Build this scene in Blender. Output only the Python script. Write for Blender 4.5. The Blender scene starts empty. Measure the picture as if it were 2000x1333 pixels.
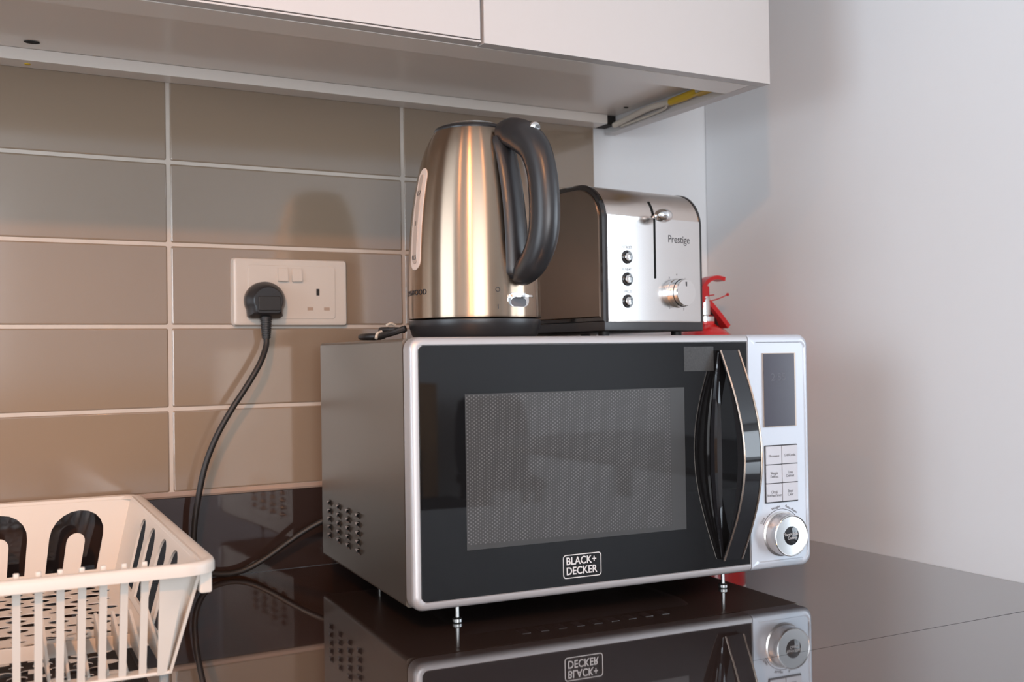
import bpy, bmesh, math, random
from mathutils import Vector, Matrix
R = math.radians
sc = bpy.context.scene
random.seed(4)
# ------------------------------------------------------------------ camera
YAW, PITCH, ROLL, FPX = -0.5006, 0.0124, -0.0152, 2068.75
fw = Vector((-math.sin(YAW) * math.cos(PITCH), math.cos(YAW) * math.cos(PITCH), math.sin(PITCH)))
r0 = Vector((math.cos(YAW), math.sin(YAW), 0)); u0 = r0.cross(fw)
rr = r0 * math.cos(ROLL) + u0 * math.sin(ROLL); uu = -r0 * math.sin(ROLL) + u0 * math.cos(ROLL)
cam = bpy.data.cameras.new('camera'); co = bpy.data.objects.new('camera', cam); sc.collection.objects.link(co)
m = Matrix((rr, uu, -fw)).transposed().to_4x4(); m.translation = Vector((-0.2586, -1.3562, 0.2754))
co.matrix_world = m
cam.sensor_fit = 'HORIZONTAL'; cam.sensor_width = 36; cam.lens = FPX / 2000 * 36
cam.clip_start = 0.02
cam.dof.use_dof = True; cam.dof.focus_distance = 1.12; cam.dof.aperture_fstop = 8
sc.camera = co
# ------------------------------------------------------------------ colour management, world
sc.view_settings.view_transform = 'Standard'; sc.view_settings.look = 'None'
sc.view_settings.exposure = 0.0; sc.view_settings.gamma = 1; sc.view_settings.use_curve_mapping = False
w = bpy.data.worlds.new('sky'); sc.world = w; w.use_nodes = True
w.node_tree.nodes['Background'].inputs[0].default_value = (0.75, 0.86, 1.0, 1)
w.node_tree.nodes['Background'].inputs[1].default_value = 1.2
def area(name, loc, target, sx, sy, power, col, shape='RECTANGLE'):
    l = bpy.data.lights.new(name, 'AREA'); l.shape = shape; l.size = sx; l.size_y = sy
    l.energy = power; l.color = col
    o = bpy.data.objects.new(name, l); sc.collection.objects.link(o); o.location = loc
    o.rotation_euler = (Vector(target) - Vector(loc)).to_track_quat('-Z', 'Y').to_euler()
    return o
DAY = (0.80, 0.90, 1.0); WARM = (1.0, 0.42, 0.14)
area('daylight_side_window', (3.56, -2.9, 0.45), (0, -2.9, 0.45), 3.2, 1.5, 88, DAY)
area('daylight_left_window', (-2.56, -1.15, 0.45), (0, -1.15, 0.45), 1.3, 1.5, 34, DAY)
area('rear_fill_light', (-1.3, -5.46, 0.45), (-1.3, 0, 0.45), 2.4, 1.6, 116, (0.93, 0.95, 0.98))  # added unseen source that brightens the right and back walls
SPOTS = [(-1.0, -1.18, 3), (0.21, -1.75, 2.2), (-0.95, -2.15, 4.8), (1.9, -3.2, 2)]
for i, (x, y, pw) in enumerate(SPOTS):
    lo = area('downlight_lamp', (x, y, 1.528), (-0.2, 0, 0.1) if i == 2 else (x, y, 0), 0.085, 0.085, pw, WARM, 'DISK')
    if i == 2: lo.data.spread = R(62)

# ------------------------------------------------------------------ helpers
C = sc.collection
def mat(name, col, rough=0.5, metal=0.0, spec=0.5, ior=1.5, coat=0, coatr=0.03, aniso=0, arot=0, noise=0, nscale=40, bump=0, bscale=60, sss=0, trans=0, tang=None):
    m = bpy.data.materials.new(name); m.use_nodes = True; nt = m.node_tree; b = nt.nodes['Principled BSDF']
    b.inputs['Base Color'].default_value = (*col, 1); b.inputs['Roughness'].default_value = rough
    b.inputs['Metallic'].default_value = metal; b.inputs['IOR'].default_value = ior
    b.inputs['Specular IOR Level'].default_value = spec
    b.inputs['Coat Weight'].default_value = coat; b.inputs['Coat Roughness'].default_value = coatr
    b.inputs['Transmission Weight'].default_value = trans
    if aniso:
        b.inputs['Anisotropic'].default_value = aniso; b.inputs['Anisotropic Rotation'].default_value = arot
        t = nt.nodes.new('ShaderNodeTangent'); t.direction_type = 'RADIAL'; t.axis = tang or 'Z'
        nt.links.new(t.outputs[0], b.inputs['Tangent'])
    tc = nt.nodes.new('ShaderNodeTexCoord')
    if noise:
        n = nt.nodes.new('ShaderNodeTexNoise'); n.inputs['Scale'].default_value = nscale; n.inputs['Detail'].default_value = 4
        nt.links.new(tc.outputs['Object'], n.inputs['Vector'])
        mx = nt.nodes.new('ShaderNodeMix'); mx.data_type = 'RGBA'
        mx.inputs[6].default_value = (*[c * (1 - noise) for c in col], 1); mx.inputs[7].default_value = (*[min(1, c * (1 + noise)) for c in col], 1)
        nt.links.new(n.outputs['Fac'], mx.inputs[0]); nt.links.new(mx.outputs[2], b.inputs['Base Color'])
    if bump:
        n = nt.nodes.new('ShaderNodeTexNoise'); n.inputs['Scale'].default_value = bscale
        nt.links.new(tc.outputs['Object'], n.inputs['Vector'])
        bp = nt.nodes.new('ShaderNodeBump'); bp.inputs['Strength'].default_value = bump; bp.inputs['Distance'].default_value = 0.002
        nt.links.new(n.outputs['Fac'], bp.inputs['Height']); nt.links.new(bp.outputs[0], b.inputs['Normal'])
    return m
M = {}
M['wall'] = mat('white_paint', (0.75, 0.76, 0.775), 0.6, bump=0.05, bscale=120)
M['tile'] = mat('taupe_tile', (0.232, 0.176, 0.128), 0.11, ior=1.85, noise=0.04, nscale=3, bump=0.03, bscale=6)
M['grout'] = mat('pale_grout', (0.47, 0.42, 0.37), 0.45, noise=0.1, nscale=60)
M['stone'] = mat('dark_brown_gloss_worktop', (0.034, 0.022, 0.019), 0.04, ior=2.3, coat=1, coatr=0.02, noise=0.12, nscale=300)
M['gap'] = mat('dark_gap', (0.01, 0.008, 0.007), 0.8)
M['cab'] = mat('white_cabinet_board', (0.52, 0.50, 0.49), 0.35)
M['cabgloss'] = mat('white_gloss_melamine', (0.74, 0.69, 0.64), 0.22, spec=0.7)
M['silver'] = mat('silver_paint', (0.48, 0.475, 0.485), 0.42, metal=0.5)
M['silver_shaded'] = mat('silver_paint_shaded', (0.21, 0.18, 0.15), 0.38, metal=0.85)  # same silver paint; dimmer light and brown tile reflection put into its colour
M['chrome'] = mat('chrome', (0.86, 0.85, 0.84), 0.08, metal=1)
M['steel'] = mat('brushed_steel', (0.44, 0.33, 0.245), 0.27, metal=1, aniso=0.97, arot=0.25)
M['steel_flat'] = mat('satin_steel', (0.80, 0.79, 0.78), 0.20, metal=1, noise=0.03, nscale=30)
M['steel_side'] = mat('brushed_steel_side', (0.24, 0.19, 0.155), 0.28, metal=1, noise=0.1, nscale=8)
M['black'] = mat('black_plastic', (0.018, 0.018, 0.02), 0.32)
M['blackmatt'] = mat('black_rubber', (0.012, 0.011, 0.011), 0.5)
M['blackgloss'] = mat('black_gloss', (0.012, 0.012, 0.014), 0.05, coat=0.3)
M['glassblack'] = mat('black_door_glass', (0.007, 0.007, 0.0075), 0.025, ior=1.5)
M['plastic'] = mat('white_plastic', (0.60, 0.555, 0.50), 0.33)
M['socket'] = mat('white_socket_plastic', (0.50, 0.45, 0.40), 0.3)
M['grey_print'] = mat('grey_print', (0.12, 0.12, 0.13), 0.6)
M['light_print'] = mat('pale_print', (0.62, 0.62, 0.62), 0.4)
M['dark_print'] = mat('dark_print', (0.03, 0.03, 0.035), 0.5)
M['red'] = mat('red_enamel', (0.62, 0.012, 0.014), 0.22, coat=0.5)
M['reddark'] = mat('red_lever_enamel', (0.5, 0.015, 0.018), 0.3)
M['display'] = mat('display_panel', (0.045, 0.042, 0.06), 0.15)
M['button'] = mat('pale_button', (0.56, 0.58, 0.63), 0.35)
M['gauge'] = mat('frosted_gauge_plastic', (0.62, 0.52, 0.46), 0.35)
M['yellow'] = mat('yellow_tape', (0.55, 0.36, 0.02), 0.45)
M['beige'] = mat('beige_cable', (0.55, 0.50, 0.43), 0.45)
M['gold'] = mat('champagne_trim', (0.75, 0.62, 0.52), 0.2, metal=1)
M['film'] = mat('grey_film_sticker', (0.10, 0.10, 0.10), 0.3)
M['floor'] = mat('grey_floor', (0.35, 0.34, 0.33), 0.4, noise=0.1, nscale=2)
M['darkwood'] = mat('black_stained_wood', (0.015, 0.014, 0.015), 0.4)
M['navy'] = mat('charcoal_fabric', (0.02, 0.022, 0.03), 0.85)
M['whiteframe'] = mat('window_frame_white', (0.7, 0.7, 0.7), 0.4)
M['zinc'] = mat('zinc_screw', (0.45, 0.45, 0.44), 0.35, metal=1)

def door_mesh_mat():
    m = bpy.data.materials.new('perforated_window_screen'); m.use_nodes = True; nt = m.node_tree; b = nt.nodes['Principled BSDF']
    tc = nt.nodes.new('ShaderNodeTexCoord'); sp = nt.nodes.new('ShaderNodeSeparateXYZ'); nt.links.new(tc.outputs['Object'], sp.inputs[0])
    def mth(op, a, c=None, cl=False):
        n = nt.nodes.new('ShaderNodeMath'); n.operation = op; n.use_clamp = cl
        for i, v in enumerate((a, c)):
            if v is None: continue
            if isinstance(v, (int, float)): n.inputs[i].default_value = v
            else: nt.links.new(v, n.inputs[i])
        return n.outputs[0]
    X = mth('DIVIDE', sp.outputs[0], 0.0052); Z = mth('DIVIDE', sp.outputs[2], 0.0036)
    def dots(ox, oz):
        fx = mth('SUBTRACT', mth('FRACT', mth('ADD', X, ox)), 0.5); fz = mth('SUBTRACT', mth('FRACT', mth('ADD', Z, oz)), 0.5)
        fx = mth('MULTIPLY', fx, 5.2); fz = mth('MULTIPLY', fz, 3.6)
        d = mth('SQRT', mth('ADD', mth('MULTIPLY', fx, fx), mth('MULTIPLY', fz, fz)))
        return mth('SUBTRACT', 1.0, mth('DIVIDE', mth('SUBTRACT', d, 0.45, True), 0.5), True)
    s = mth('ADD', dots(0, 0), dots(0.5, 0.5), True)
    mx = nt.nodes.new('ShaderNodeMix'); mx.data_type = 'RGBA'; nt.links.new(s, mx.inputs[0])
    mx.inputs[6].default_value = (0.028, 0.027, 0.026, 1); mx.inputs[7].default_value = (0.115, 0.112, 0.11, 1)
    nt.links.new(mx.outputs[2], b.inputs['Base Color'])
    b.inputs['Roughness'].default_value = 0.45; b.inputs['Coat Weight'].default_value = 1; b.inputs['Coat Roughness'].default_value = 0.03; b.inputs['Coat IOR'].default_value = 1.5
    return m
M['screen'] = door_mesh_mat()

def meshobj(name, bm, material, parent=None, smooth=True, angle=35):
    me = bpy.data.meshes.new(name)
    bmesh.ops.recalc_face_normals(bm, faces=bm.faces)
    bm.to_mesh(me); bm.free()
    me.materials.append(M[material] if isinstance(material, str) else material)
    if smooth:
        me.polygons.foreach_set('use_smooth', [True] * len(me.polygons)); me.set_sharp_from_angle(angle=R(angle))
    o = bpy.data.objects.new(name, me); C.objects.link(o)
    if smooth:
        wn = o.modifiers.new('weighted_normals', 'WEIGHTED_NORMAL'); wn.keep_sharp = True; wn.weight = 100
    if parent: o.parent = parent
    return o
def tag(o, label=None, cat=None, group=None, kind=None):
    for k, v in (('label', label), ('category', cat), ('group', group), ('kind', kind)):
        if v: o[k] = v
    return o
def thing(name, loc, rz, label, cat, group=None):
    o = bpy.data.objects.new(name, None); C.objects.link(o); o.location = loc; o.rotation_euler = (0, 0, rz)
    o.empty_display_size = 0.05
    return tag(o, label, cat, group)
def box(bm, x0, x1, y0, y1, z0, z1, bev=0, seg=2):
    vs = [bm.verts.new((x, y, z)) for x in (x0, x1) for y in (y0, y1) for z in (z0, z1)]
    fs = [(0, 1, 3, 2), (4, 6, 7, 5), (0, 4, 5, 1), (2, 3, 7, 6), (0, 2, 6, 4), (1, 5, 7, 3)]
    fc = [bm.faces.new([vs[i] for i in f]) for f in fs]
    if bev:
        es = list({e for f in fc for e in f.edges})
        bmesh.ops.bevel(bm, geom=es, offset=bev, segments=seg, affect='EDGES', profile=0.5)
def bx(*a, **k):
    bm = bmesh.new(); box(bm, *a, **k); return bm
def lathe(bm, prof, center=(0, 0), seg=48, axis='Z', off=0):
    """prof: (r, h) list; rings around the axis; r=0 closes."""
    rings = []
    for r, h in prof:
        if r <= 1e-6:
            pts = [(0, 0, h)]
        else:
            pts = [(r * math.cos(2 * math.pi * k / seg), r * math.sin(2 * math.pi * k / seg), h) for k in range(seg)]
        ring = []
        for x, y, z in pts:
            if axis == 'Z': v = (center[0] + x, center[1] + y, z)
            elif axis == 'Y': v = (center[0] + x, off - z, center[1] + y)     # h grows towards -y
            else: v = (off + z, center[0] + x, center[1] + y)
            ring.append(bm.verts.new(v))
        rings.append(ring)
    for a, b in zip(rings, rings[1:]):
        if len(a) == 1 and len(b) == 1: continue
        for k in range(seg):
            k2 = (k + 1) % seg
            if len(a) == 1: bm.faces.new((a[0], b[k], b[k2]))
            elif len(b) == 1: bm.faces.new((a[k], b[0], a[k2]))
            else: bm.faces.new((a[k], b[k], b[k2], a[k2]))
    for ring, in ((rings[0],), (rings[-1],)):
        if len(ring) > 2:
            try: bm.faces.new(ring)
            except Exception: pass
def smoothpath(pts, n=8):
    P = [Vector(p) for p in pts]; out = []
    Q = [P[0] * 2 - P[1]] + P + [P[-1] * 2 - P[-2]]
    for i in range(1, len(Q) - 2):
        a, b, c, d = Q[i - 1:i + 3]
        for k in range(n):
            t = k / n
            out.append(0.5 * ((2 * b) + (c - a) * t + (2 * a - 5 * b + 4 * c - d) * t * t + (3 * b - a - 3 * c + d) * t ** 3))
    out.append(P[-1]); return out
def tube(bm, pts, rad, seg=12, n=8, flat=1.0, ref=None, smooth=True):
    """rad: number or list per control point; flat scales the section across the path's side direction."""
    path = smoothpath(pts, n) if smooth else [Vector(p) for p in pts]
    m_ = n if smooth else 1
    if isinstance(rad, (int, float)): rs = [rad] * len(path)
    else:
        rs = []
        for i in range(len(path)):
            t = i / m_; k = min(int(t), len(rad) - 2); f = t - k
            rs.append(rad[k] * (1 - f) + rad[k + 1] * f)
    up = Vector(ref) if ref else None; rings = []; prev = None
    for i, p in enumerate(path):
        t = (path[min(i + 1, len(path) - 1)] - path[max(i - 1, 0)]).normalized()
        if up is not None: s = t.cross(up).normalized()
        else:
            if prev is None: prev = t.orthogonal().normalized()
            s = (prev - t * prev.dot(t)).normalized(); prev = s
        q = t.cross(s).normalized()
        rings.append([bm.verts.new(p + (s * math.cos(a) + q * math.sin(a) * flat) * rs[i]) for a in [2 * math.pi * k / seg for k in range(seg)]])
    for a, b in zip(rings, rings[1:]):
        for k in range(seg): bm.faces.new((a[k], a[(k + 1) % seg], b[(k + 1) % seg], b[k]))
    bm.faces.new(rings[0]); bm.faces.new(rings[-1])
def rrect(x0, x1, z0, z1, r, n=6):
    """rounded rectangle outline, r = single or (bl, br, tr, tl)"""
    if isinstance(r, (int, float)): r = (r,) * 4
    out = []
    for (cx, cz, a0, q) in ((x0, z0, 180, r[0]), (x1, z0, 270, r[1]), (x1, z1, 0, r[2]), (x0, z1, 90, r[3])):
        sx = 1 if cx == x0 else -1; sz = 1 if cz == z0 else -1
        ox, oz = cx + sx * q, cz + sz * q
        for k in range(n + 1):
            a = R(a0 + 90 * k / n); out.append((ox + q * math.cos(a), oz + q * math.sin(a)))
    return out
def loft(bm, loops, cap0=True, cap1=True):
    rs = [[bm.verts.new(p) for p in L] for L in loops]
    n = len(rs[0])
    for a, b in zip(rs, rs[1:]):
        for k in range(n): bm.faces.new((a[k], a[(k + 1) % n], b[(k + 1) % n], b[k]))
    if cap0: bm.faces.new(rs[0])
    if cap1: bm.faces.new(rs[-1])
def slab(bm, outline, y0, y1, bev=0.0, inset=None):
    """outline in x,z, front face at y0 (smaller), back at y1; bevelled front rim"""
    L = []
    cx = sum(p[0] for p in outline) / len(outline); cz = sum(p[1] for p in outline) / len(outline)
    def shrink(d):
        out = []
        n = len(outline)
        for i, (x, z) in enumerate(outline):
            a = outline[i - 1]; b = outline[(i + 1) % n]
            j = 1
            while abs(a[0] - x) + abs(a[1] - z) < 1e-7: j += 1; a = outline[i - j]
            j = 1
            while abs(b[0] - x) + abs(b[1] - z) < 1e-7: j += 1; b = outline[(i + j) % n]
            t = Vector((b[0] - a[0], b[1] - a[1])).normalized(); nn = Vector((-t.y, t.x))
            out.append((x + nn.x * d, z + nn.y * d))
        return out
    loops = [[(x, y1, z) for x, z in outline]]
    if bev:
        loops.append([(x, y0 + bev, z) for x, z in outline])
        for a in (30, 60, 90):
            s = shrink(bev * (1 - math.cos(R(a)))); loops.append([(x, y0 + bev * (1 - math.sin(R(a))), z) for x, z in s])
    else: loops.append([(x, y0, z) for x, z in outline])
    loft(bm, loops)
def sheet(outline, holes, thick, mapf=None, name='sheet', res=0):
    """flat plate with holes made from a filled 2D outline; returns a bmesh; mapf maps (u, v, t) to 3D"""
    cu = bpy.data.curves.new(name, 'CURVE'); cu.dimensions = '2D'; cu.fill_mode = 'BOTH'; cu.extrude = thick / 2
    for loop in [outline] + holes:
        s = cu.splines.new('POLY'); s.points.add(len(loop) - 1); s.use_cyclic_u = True
        for p, q in zip(s.points, loop): p.co = (q[0], q[1], 0, 1)
    o = bpy.data.objects.new(name, cu); C.objects.link(o)
    dg = bpy.context.evaluated_depsgraph_get(); dg.update()
    me = bpy.data.meshes.new_from_object(o.evaluated_get(dg))
    bpy.data.objects.remove(o); bpy.data.curves.remove(cu)
    bm = bmesh.new(); bm.from_mesh(me); bpy.data.meshes.remove(me)
    bmesh.ops.remove_doubles(bm, verts=bm.verts, dist=1e-6)
    if mapf:
        for v in bm.verts: v.co = Vector(mapf(*v.co))
    return bm
def text_bm(txt, size, weight=0.0, align='CENTER', depth=0.0002, space=1.0, line=1.0):
    cu = bpy.data.curves.new('t', 'FONT'); cu.body = txt; cu.size = size; cu.offset = weight; cu.extrude = depth
    cu.align_x = align; cu.align_y = 'CENTER'; cu.space_character = space; cu.space_line = line; cu.resolution_u = 4
    o = bpy.data.objects.new('t', cu); C.objects.link(o)
    dg = bpy.context.evaluated_depsgraph_get(); dg.update()
    me = bpy.data.meshes.new_from_object(o.evaluated_get(dg))
    bpy.data.objects.remove(o); bpy.data.curves.remove(cu)
    bm = bmesh.new(); bm.from_mesh(me); bpy.data.meshes.remove(me); return bm
def text(name, txt, size, x, y, z, material, parent, weight=0.0, depth=0.0002, space=1.0, line=1.0, rot=0, xs=1.0, align='CENTER'):
    """lettering on a face that looks towards -y"""
    bm = text_bm(txt, size, weight, align, depth, space, line)
    c, s = math.cos(rot), math.sin(rot)
    for v in bm.verts:
        a, b, d = v.co; a *= xs
        v.co = (x + a * c - b * s, y - d, z + a * s + b * c)
    return meshobj(name, bm, material, parent, smooth=False)
def at(o, dx=0, dy=0, dz=0):
    o.location = (dx, dy, dz); return o

# ------------------------------------------------------------------ setting
XC, FL, CE = 0.853, -0.90, 1.55
def struct(name, bm, m, **k):
    o = meshobj(name, bm, m, **k); o['kind'] = 'structure'; return o
struct('wall_back', bx(-2.6, 3.7, 0.008, 0.12, FL, CE), 'wall')
struct('wall_right', bx(XC, XC + 0.10, -0.578, 0.0078, FL, CE, bev=0.003), 'wall')
def wall_with_window(name, along, a0, a1, p0, p1, w0, w1, wz0, wz1):
    bm = bmesh.new()
    def b(s0, s1, z0, z1):
        if along == 'x': box(bm, s0, s1, p0, p1, z0, z1)
        else: box(bm, p0, p1, s0, s1, z0, z1)
    b(a0, w0, FL, CE); b(w1, a1, FL, CE); b(w0, w1, FL, wz0); b(w0, w1, wz1, CE)
    struct(name, bm, 'wall')
wall_with_window('wall_far_right', 'y', -5.6, 0.0, 3.6, 3.7, -4.5, -1.3, -0.3, 1.2)
wall_with_window('wall_left', 'y', -5.5, 0.12, -2.7, -2.6, -1.8, -0.5, -0.3, 1.2)
wall_with_window('wall_rear', 'x', -2.7, 3.7, -5.6, -5.5, -2.5, -0.1, -0.35, 1.25)
struct('floor', bx(-2.7, 3.7, -5.6, 0.0, FL - 0.05, FL), 'floor')
struct('ceiling', bx(-2.7, 3.7, -5.6, 0.12, CE, CE + 0.05), 'wall')
def window(n, along, p, s0, s1, z0, z1):
    bm = bmesh.new(); t = 0.05
    def b(a0, a1, c0, c1):
        if along == 'x': box(bm, a0, a1, p - 0.03, p + 0.02, c0, c1, bev=0.004)
        else: box(bm, p - 0.02, p + 0.03, a0, a1, c0, c1, bev=0.004)
    b(s0, s0 + t, z0, z1); b(s1 - t, s1, z0, z1); b(s0 + t, s1 - t, z0, z0 + t); b(s0 + t, s1 - t, z1 - t, z1)
    c = (s0 + s1) / 2; b(c - 0.03, c + 0.03, z0 + t, z1 - t)
    struct('window_%d' % n, bm, 'whiteframe')
window(1, 'y', 3.64, -4.5, -1.3, -0.3, 1.2)
window(2, 'y', -2.66, -1.8, -0.5, -0.3, 1.2)
window(3, 'x', -5.57, -2.5, -0.1, -0.35, 1.25)  # invented window around the added rear light

# tiled splashback : stacked tiles with recessed grout, one surface
TW, TP, TZ = 0.3146, 0.1025, 0.2135
bm = bmesh.new(); g = 0.0019
for c in range(-8, 2):
    for k in range(-1, 5):
        x0 = c * TW + g; x1 = (c + 1) * TW - g; z0 = TZ + k * TP + g; z1 = TZ + (k + 1) * TP - g
        if k == -1: z0 = 0.1105
        if c == 1: x1 = 0.631
        L = []
        for d, y in ((0, 0.0075), (0, 0.0018), (0.0008, 0.0006), (0.0025, 0.0)):
            L.append([(x, y, z) for x, z in rrect(x0 + d, x1 - d, z0 + d, z1 - d, 0.002, 2)])
        loft(bm, L, cap0=False)
sp = thing('tiled_splashback', (0, 0, 0), 0, 'glossy taupe rectangular wall tiles stacked in a grid behind the socket', 'tiles')
meshobj('tiles', bm, 'tile', sp)
meshobj('grout', bx(-2.52, 0.6315, 0.0012, 0.0078, 0.104, TZ + 5 * TP), 'grout', sp)
bm = bmesh.new()
loft(bm, [[(x, y, z) for y, z in ((0.007, 0.103), (-0.001, 0.1035), (-0.0022, 0.106), (-0.0008, 0.1105), (0.007, 0.1110))] for x in (-2.52, 0.631)])
meshobj('sealant_bead', bm, mat('brownish_sealant', (0.30, 0.23, 0.19), 0.25), sp)

# worktops
ym = lambda x: -0.6345 - 0.033 * (x - 0.446)
def wt(name, pts, label):
    bm = bmesh.new(); n = len(pts); T = 0.0018
    def ins(d):
        out = []
        for i in range(n):
            a, p, b = Vector(pts[i - 1]), Vector(pts[i]), Vector(pts[(i + 1) % n])
            e1, e2 = (p - a).normalized(), (b - p).normalized(); n1, n2 = Vector((-e1.y, e1.x)), Vector((-e2.y, e2.x))
            q = p + (n1 + n2) / (1 + n1.dot(n2)) * d; out.append(q)
        return out
    loft(bm, [[(p.x, p.y, z) for p in ins(d)] for d, z in ((0, -0.04), (0, -T), (T * 0.3, -T * 0.3), (T, 0))])
    return tag(meshobj(name, bm, 'stone', angle=20), label, 'worktop')
wt('worktop', [(-2.5, ym(-2.5) + 0.0006), (XC - 0.0005, ym(XC) + 0.0006), (XC - 0.0005, -0.0005), (-2.5, -0.0005)], 'dark brown high-gloss kitchen worktop carrying the microwave and dish rack')
wt('worktop', [(-2.5, -1.22), (2.2, -1.22), (2.2, ym(XC)), (XC + .2, ym(XC) - 0.0006), (-2.5, ym(-2.5) - 0.0006)], 'dark glossy worktop board in front of the thin seam line')
meshobj('upstand', bx(-2.5, XC - 0.001, -0.0002, 0.0075, 0.0004, 0.1028), mat('dark_upstand', (0.03, 0.02, 0.018), 0.05, ior=1.6))
tag(bpy.data.objects['upstand'], 'dark glossy upstand strip between worktop and tiles', 'upstand')
# base units under the worktops
for nm, a in (('base_cabinet', (-2.5, XC, -0.56, 0.0, FL, -0.0405)), ('island_cabinet', (-2.3, 2.1, -1.15, -0.72, FL, -0.0405))):
    o = meshobj(nm, bx(*a), 'cab')
    tag(o, 'white base cabinets under the %s worktop' % ('rear' if nm[0] == 'b' else 'front'), 'cabinet')

# ------------------------------------------------------------------ wall cabinets
ZC, YF, XE = 0.611, -0.3468, 0.6703
cb = thing('wall_cabinet', (0, 0, ZC), 0, 'white handleless wall cabinet hung above the kettle and microwave', 'wall cabinet')
def cpart(name, b, m='cab', bev=0.0006, par=None):
    x0, x1, y0, y1, z0, z1 = b
    return meshobj(name, bx(x0, x1, y0, y1, z0 - ZC, z1 - ZC, bev=bev), m, par or cb)
SPL = 0.263                       # vertical gap between the doors
from math import inf
cpart('door', (SPL + 0.0022, XE, YF, YF + 0.016, ZC, 1.30))
cpart('door', (-0.55, SPL - 0.0022, YF, YF + 0.016, ZC + 0.0035, 1.30))
cpart('door', (-1.35, -0.554, YF, YF + 0.016, ZC + 0.0035, 1.30))
cpart('front_rail', (-1.35, XE - 0.0186, YF + 0.0175, -0.283, ZC, ZC + 0.0225), 'cabgloss')
cpart('front_rail', (-1.35, SPL - 0.001, YF + 0.0005, YF + 0.0168, ZC + 0.0005, ZC + 0.0025), 'cab', bev=0.0004)
cpart('bottom_panel', (-1.35, XE - 0.0186, YF + 0.0175, -0.0002, ZC + 0.0228, ZC + 0.0408), 'cabgloss')
cpart('rear_rail', (-1.35, XE - 0.036, -0.034, -0.0004, 0.6198, ZC + 0.0226), 'cabgloss')
cpart('end_panel', (XE - 0.0180, XE - 0.0005, YF + 0.0168, -0.0004, ZC, 1.30))
cpart('carcass', (-1.35, XE - 0.0186, YF + 0.0175, -0.0002, ZC + 0.041, 1.30))
# screw-hole covers on the underside
for i, (hx, hy, rx, ry) in enumerate(((-0.1586, -0.0632, 0.0085, 0.006), (0.632, -0.0861, 0.004, 0.003), (0.2775, -0.033, .0012, .0012))):
    bm = bmesh.new(); lathe(bm, [(1, -0.0006), (0.8, -0.0012), (0.0, -0.0004)], seg=24)
    for v in bm.verts: v.co = (hx + v.co.x * rx, hy + v.co.y * ry, v.co.z + 0.0226)
    if i < 2: meshobj('screw_hole', bm, 'gap', cb)
    else: bm.free()
bm = bmesh.new(); lathe(bm, [(0.0035, 0.0001), (0.003, -0.0008), (0, -0.001)], (-0.160, -0.018), 16); 
o = meshobj('glue_blob', bm, 'yellow', cb); o.location = (0, 0, 0.6198 - ZC)
# dark open corner beside the rear rail, beige cable and yellow tape against the end panel
cpart('corner_recess', (XE - 0.0355, XE - 0.019, -0.030, -0.001, 0.6196, ZC + 0.0226), 'gap')
lc = thing('lamp_cable', (0, 0, ZC), 0, 'beige cable taped under the wall cabinet along its right end panel', 'cable')
bm = bmesh.new()
tube(bm, [(0.642, -0.040, 0.006), (0.6435, -0.08, 0.010), (0.6415, -0.13, 0.013), (0.6445, -0.18, 0.012), (0.6435, -0.23, 0.013), (0.640, -0.262, 0.016)], 0.0042, seg=10)
meshobj('sleeve', bm, 'beige', lc)
bm = bmesh.new(); tube(bm, [(0.6475, -0.05, 0.003), (0.6485, -0.12, 0.005), (0.645, -0.16, 0.006), (0.638, -0.175, 0.009)], 0.0018, seg=8); meshobj('thin_wire', bm, 'beige', lc)
bm = bmesh.new()
tube(bm, [(0.6440, -0.176, 0.0118), (0.6440, -0.21, 0.0122), (0.6435, -0.236, 0.0135)], [0.0050, 0.0056, 0.0052], seg=12)
box(bm, 0.637, 0.6515, -0.281, -0.232, 0.0080, 0.0090, bev=0.0003)
meshobj('tape', bm, 'yellow', lc)

# ------------------------------------------------------------------ double socket
so = thing('wall_socket', (0.1525, 0, 0.3604), 0, 'white double wall socket with two rocker switches on the tiles', 'socket')
bm = bmesh.new(); o1 = rrect(-0.0762, 0.0762, -0.0438, 0.0438, 0.0035, 4)
L = []
for d, y in ((0, -0.0001), (0, -0.0045), (0.0015, -0.0075), (0.0055, -0.0088)):
    L.append([(x, y, z) for x, z in rrect(-0.0762 + d, 0.0762 - d, -0.0438 + d, 0.0438 - d, 0.0035, 4)])
loft(bm, L); meshobj('faceplate', bm, 'socket', so)
bm = bmesh.new(); slab(bm, rrect(-0.0575, 0.0590, -0.0345, 0.0345, 0.004, 4), -0.0097, -0.0086, 0.0006); meshobj('inner_plate', bm, 'socket', so)
for sx in (-0.0120, 0.0066):
    bm = bmesh.new()
    P = [(-0.0097, -0.0092), (-0.0122, -0.0088), (-0.0140, 0.0088), (-0.0097, 0.0092)] if sx < 0 else [(-0.0097, -0.0092), (-0.0140, -0.0088), (-0.0112, 0.0088), (-0.0097, 0.0092)]
    P = [(-0.0095, -0.0092), (-0.0142, -0.0086), (-0.0112, 0.0086), (-0.0095, 0.0092)]
    loft(bm, [[(sx + dx, y, 0.0225 + z) for y, z in P] for dx in (-0.0068, 0.0068)])
    bmesh.ops.bevel(bm, geom=list(bm.edges), offset=0.0006, segments=2, affect='EDGES')
    meshobj('switch', bm, 'socket', so)
for hx, hz, w_, h_ in ((0.0350, 0.0005, 0.0042, 0.0088), (0.0245, -0.0215, 0.0078, 0.0042), (0.0470, -0.0215, 0.0078, 0.0042)):
    bm = bx(hx - w_ / 2, hx + w_ / 2, -0.00985, -0.0090, hz - h_ / 2, hz + h_ / 2)
    meshobj('pin_hole', bm, 'gap' if h_ > .006 else mat('socket_shutter', (0.33, 0.24, 0.18), 0.5), so)

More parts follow.
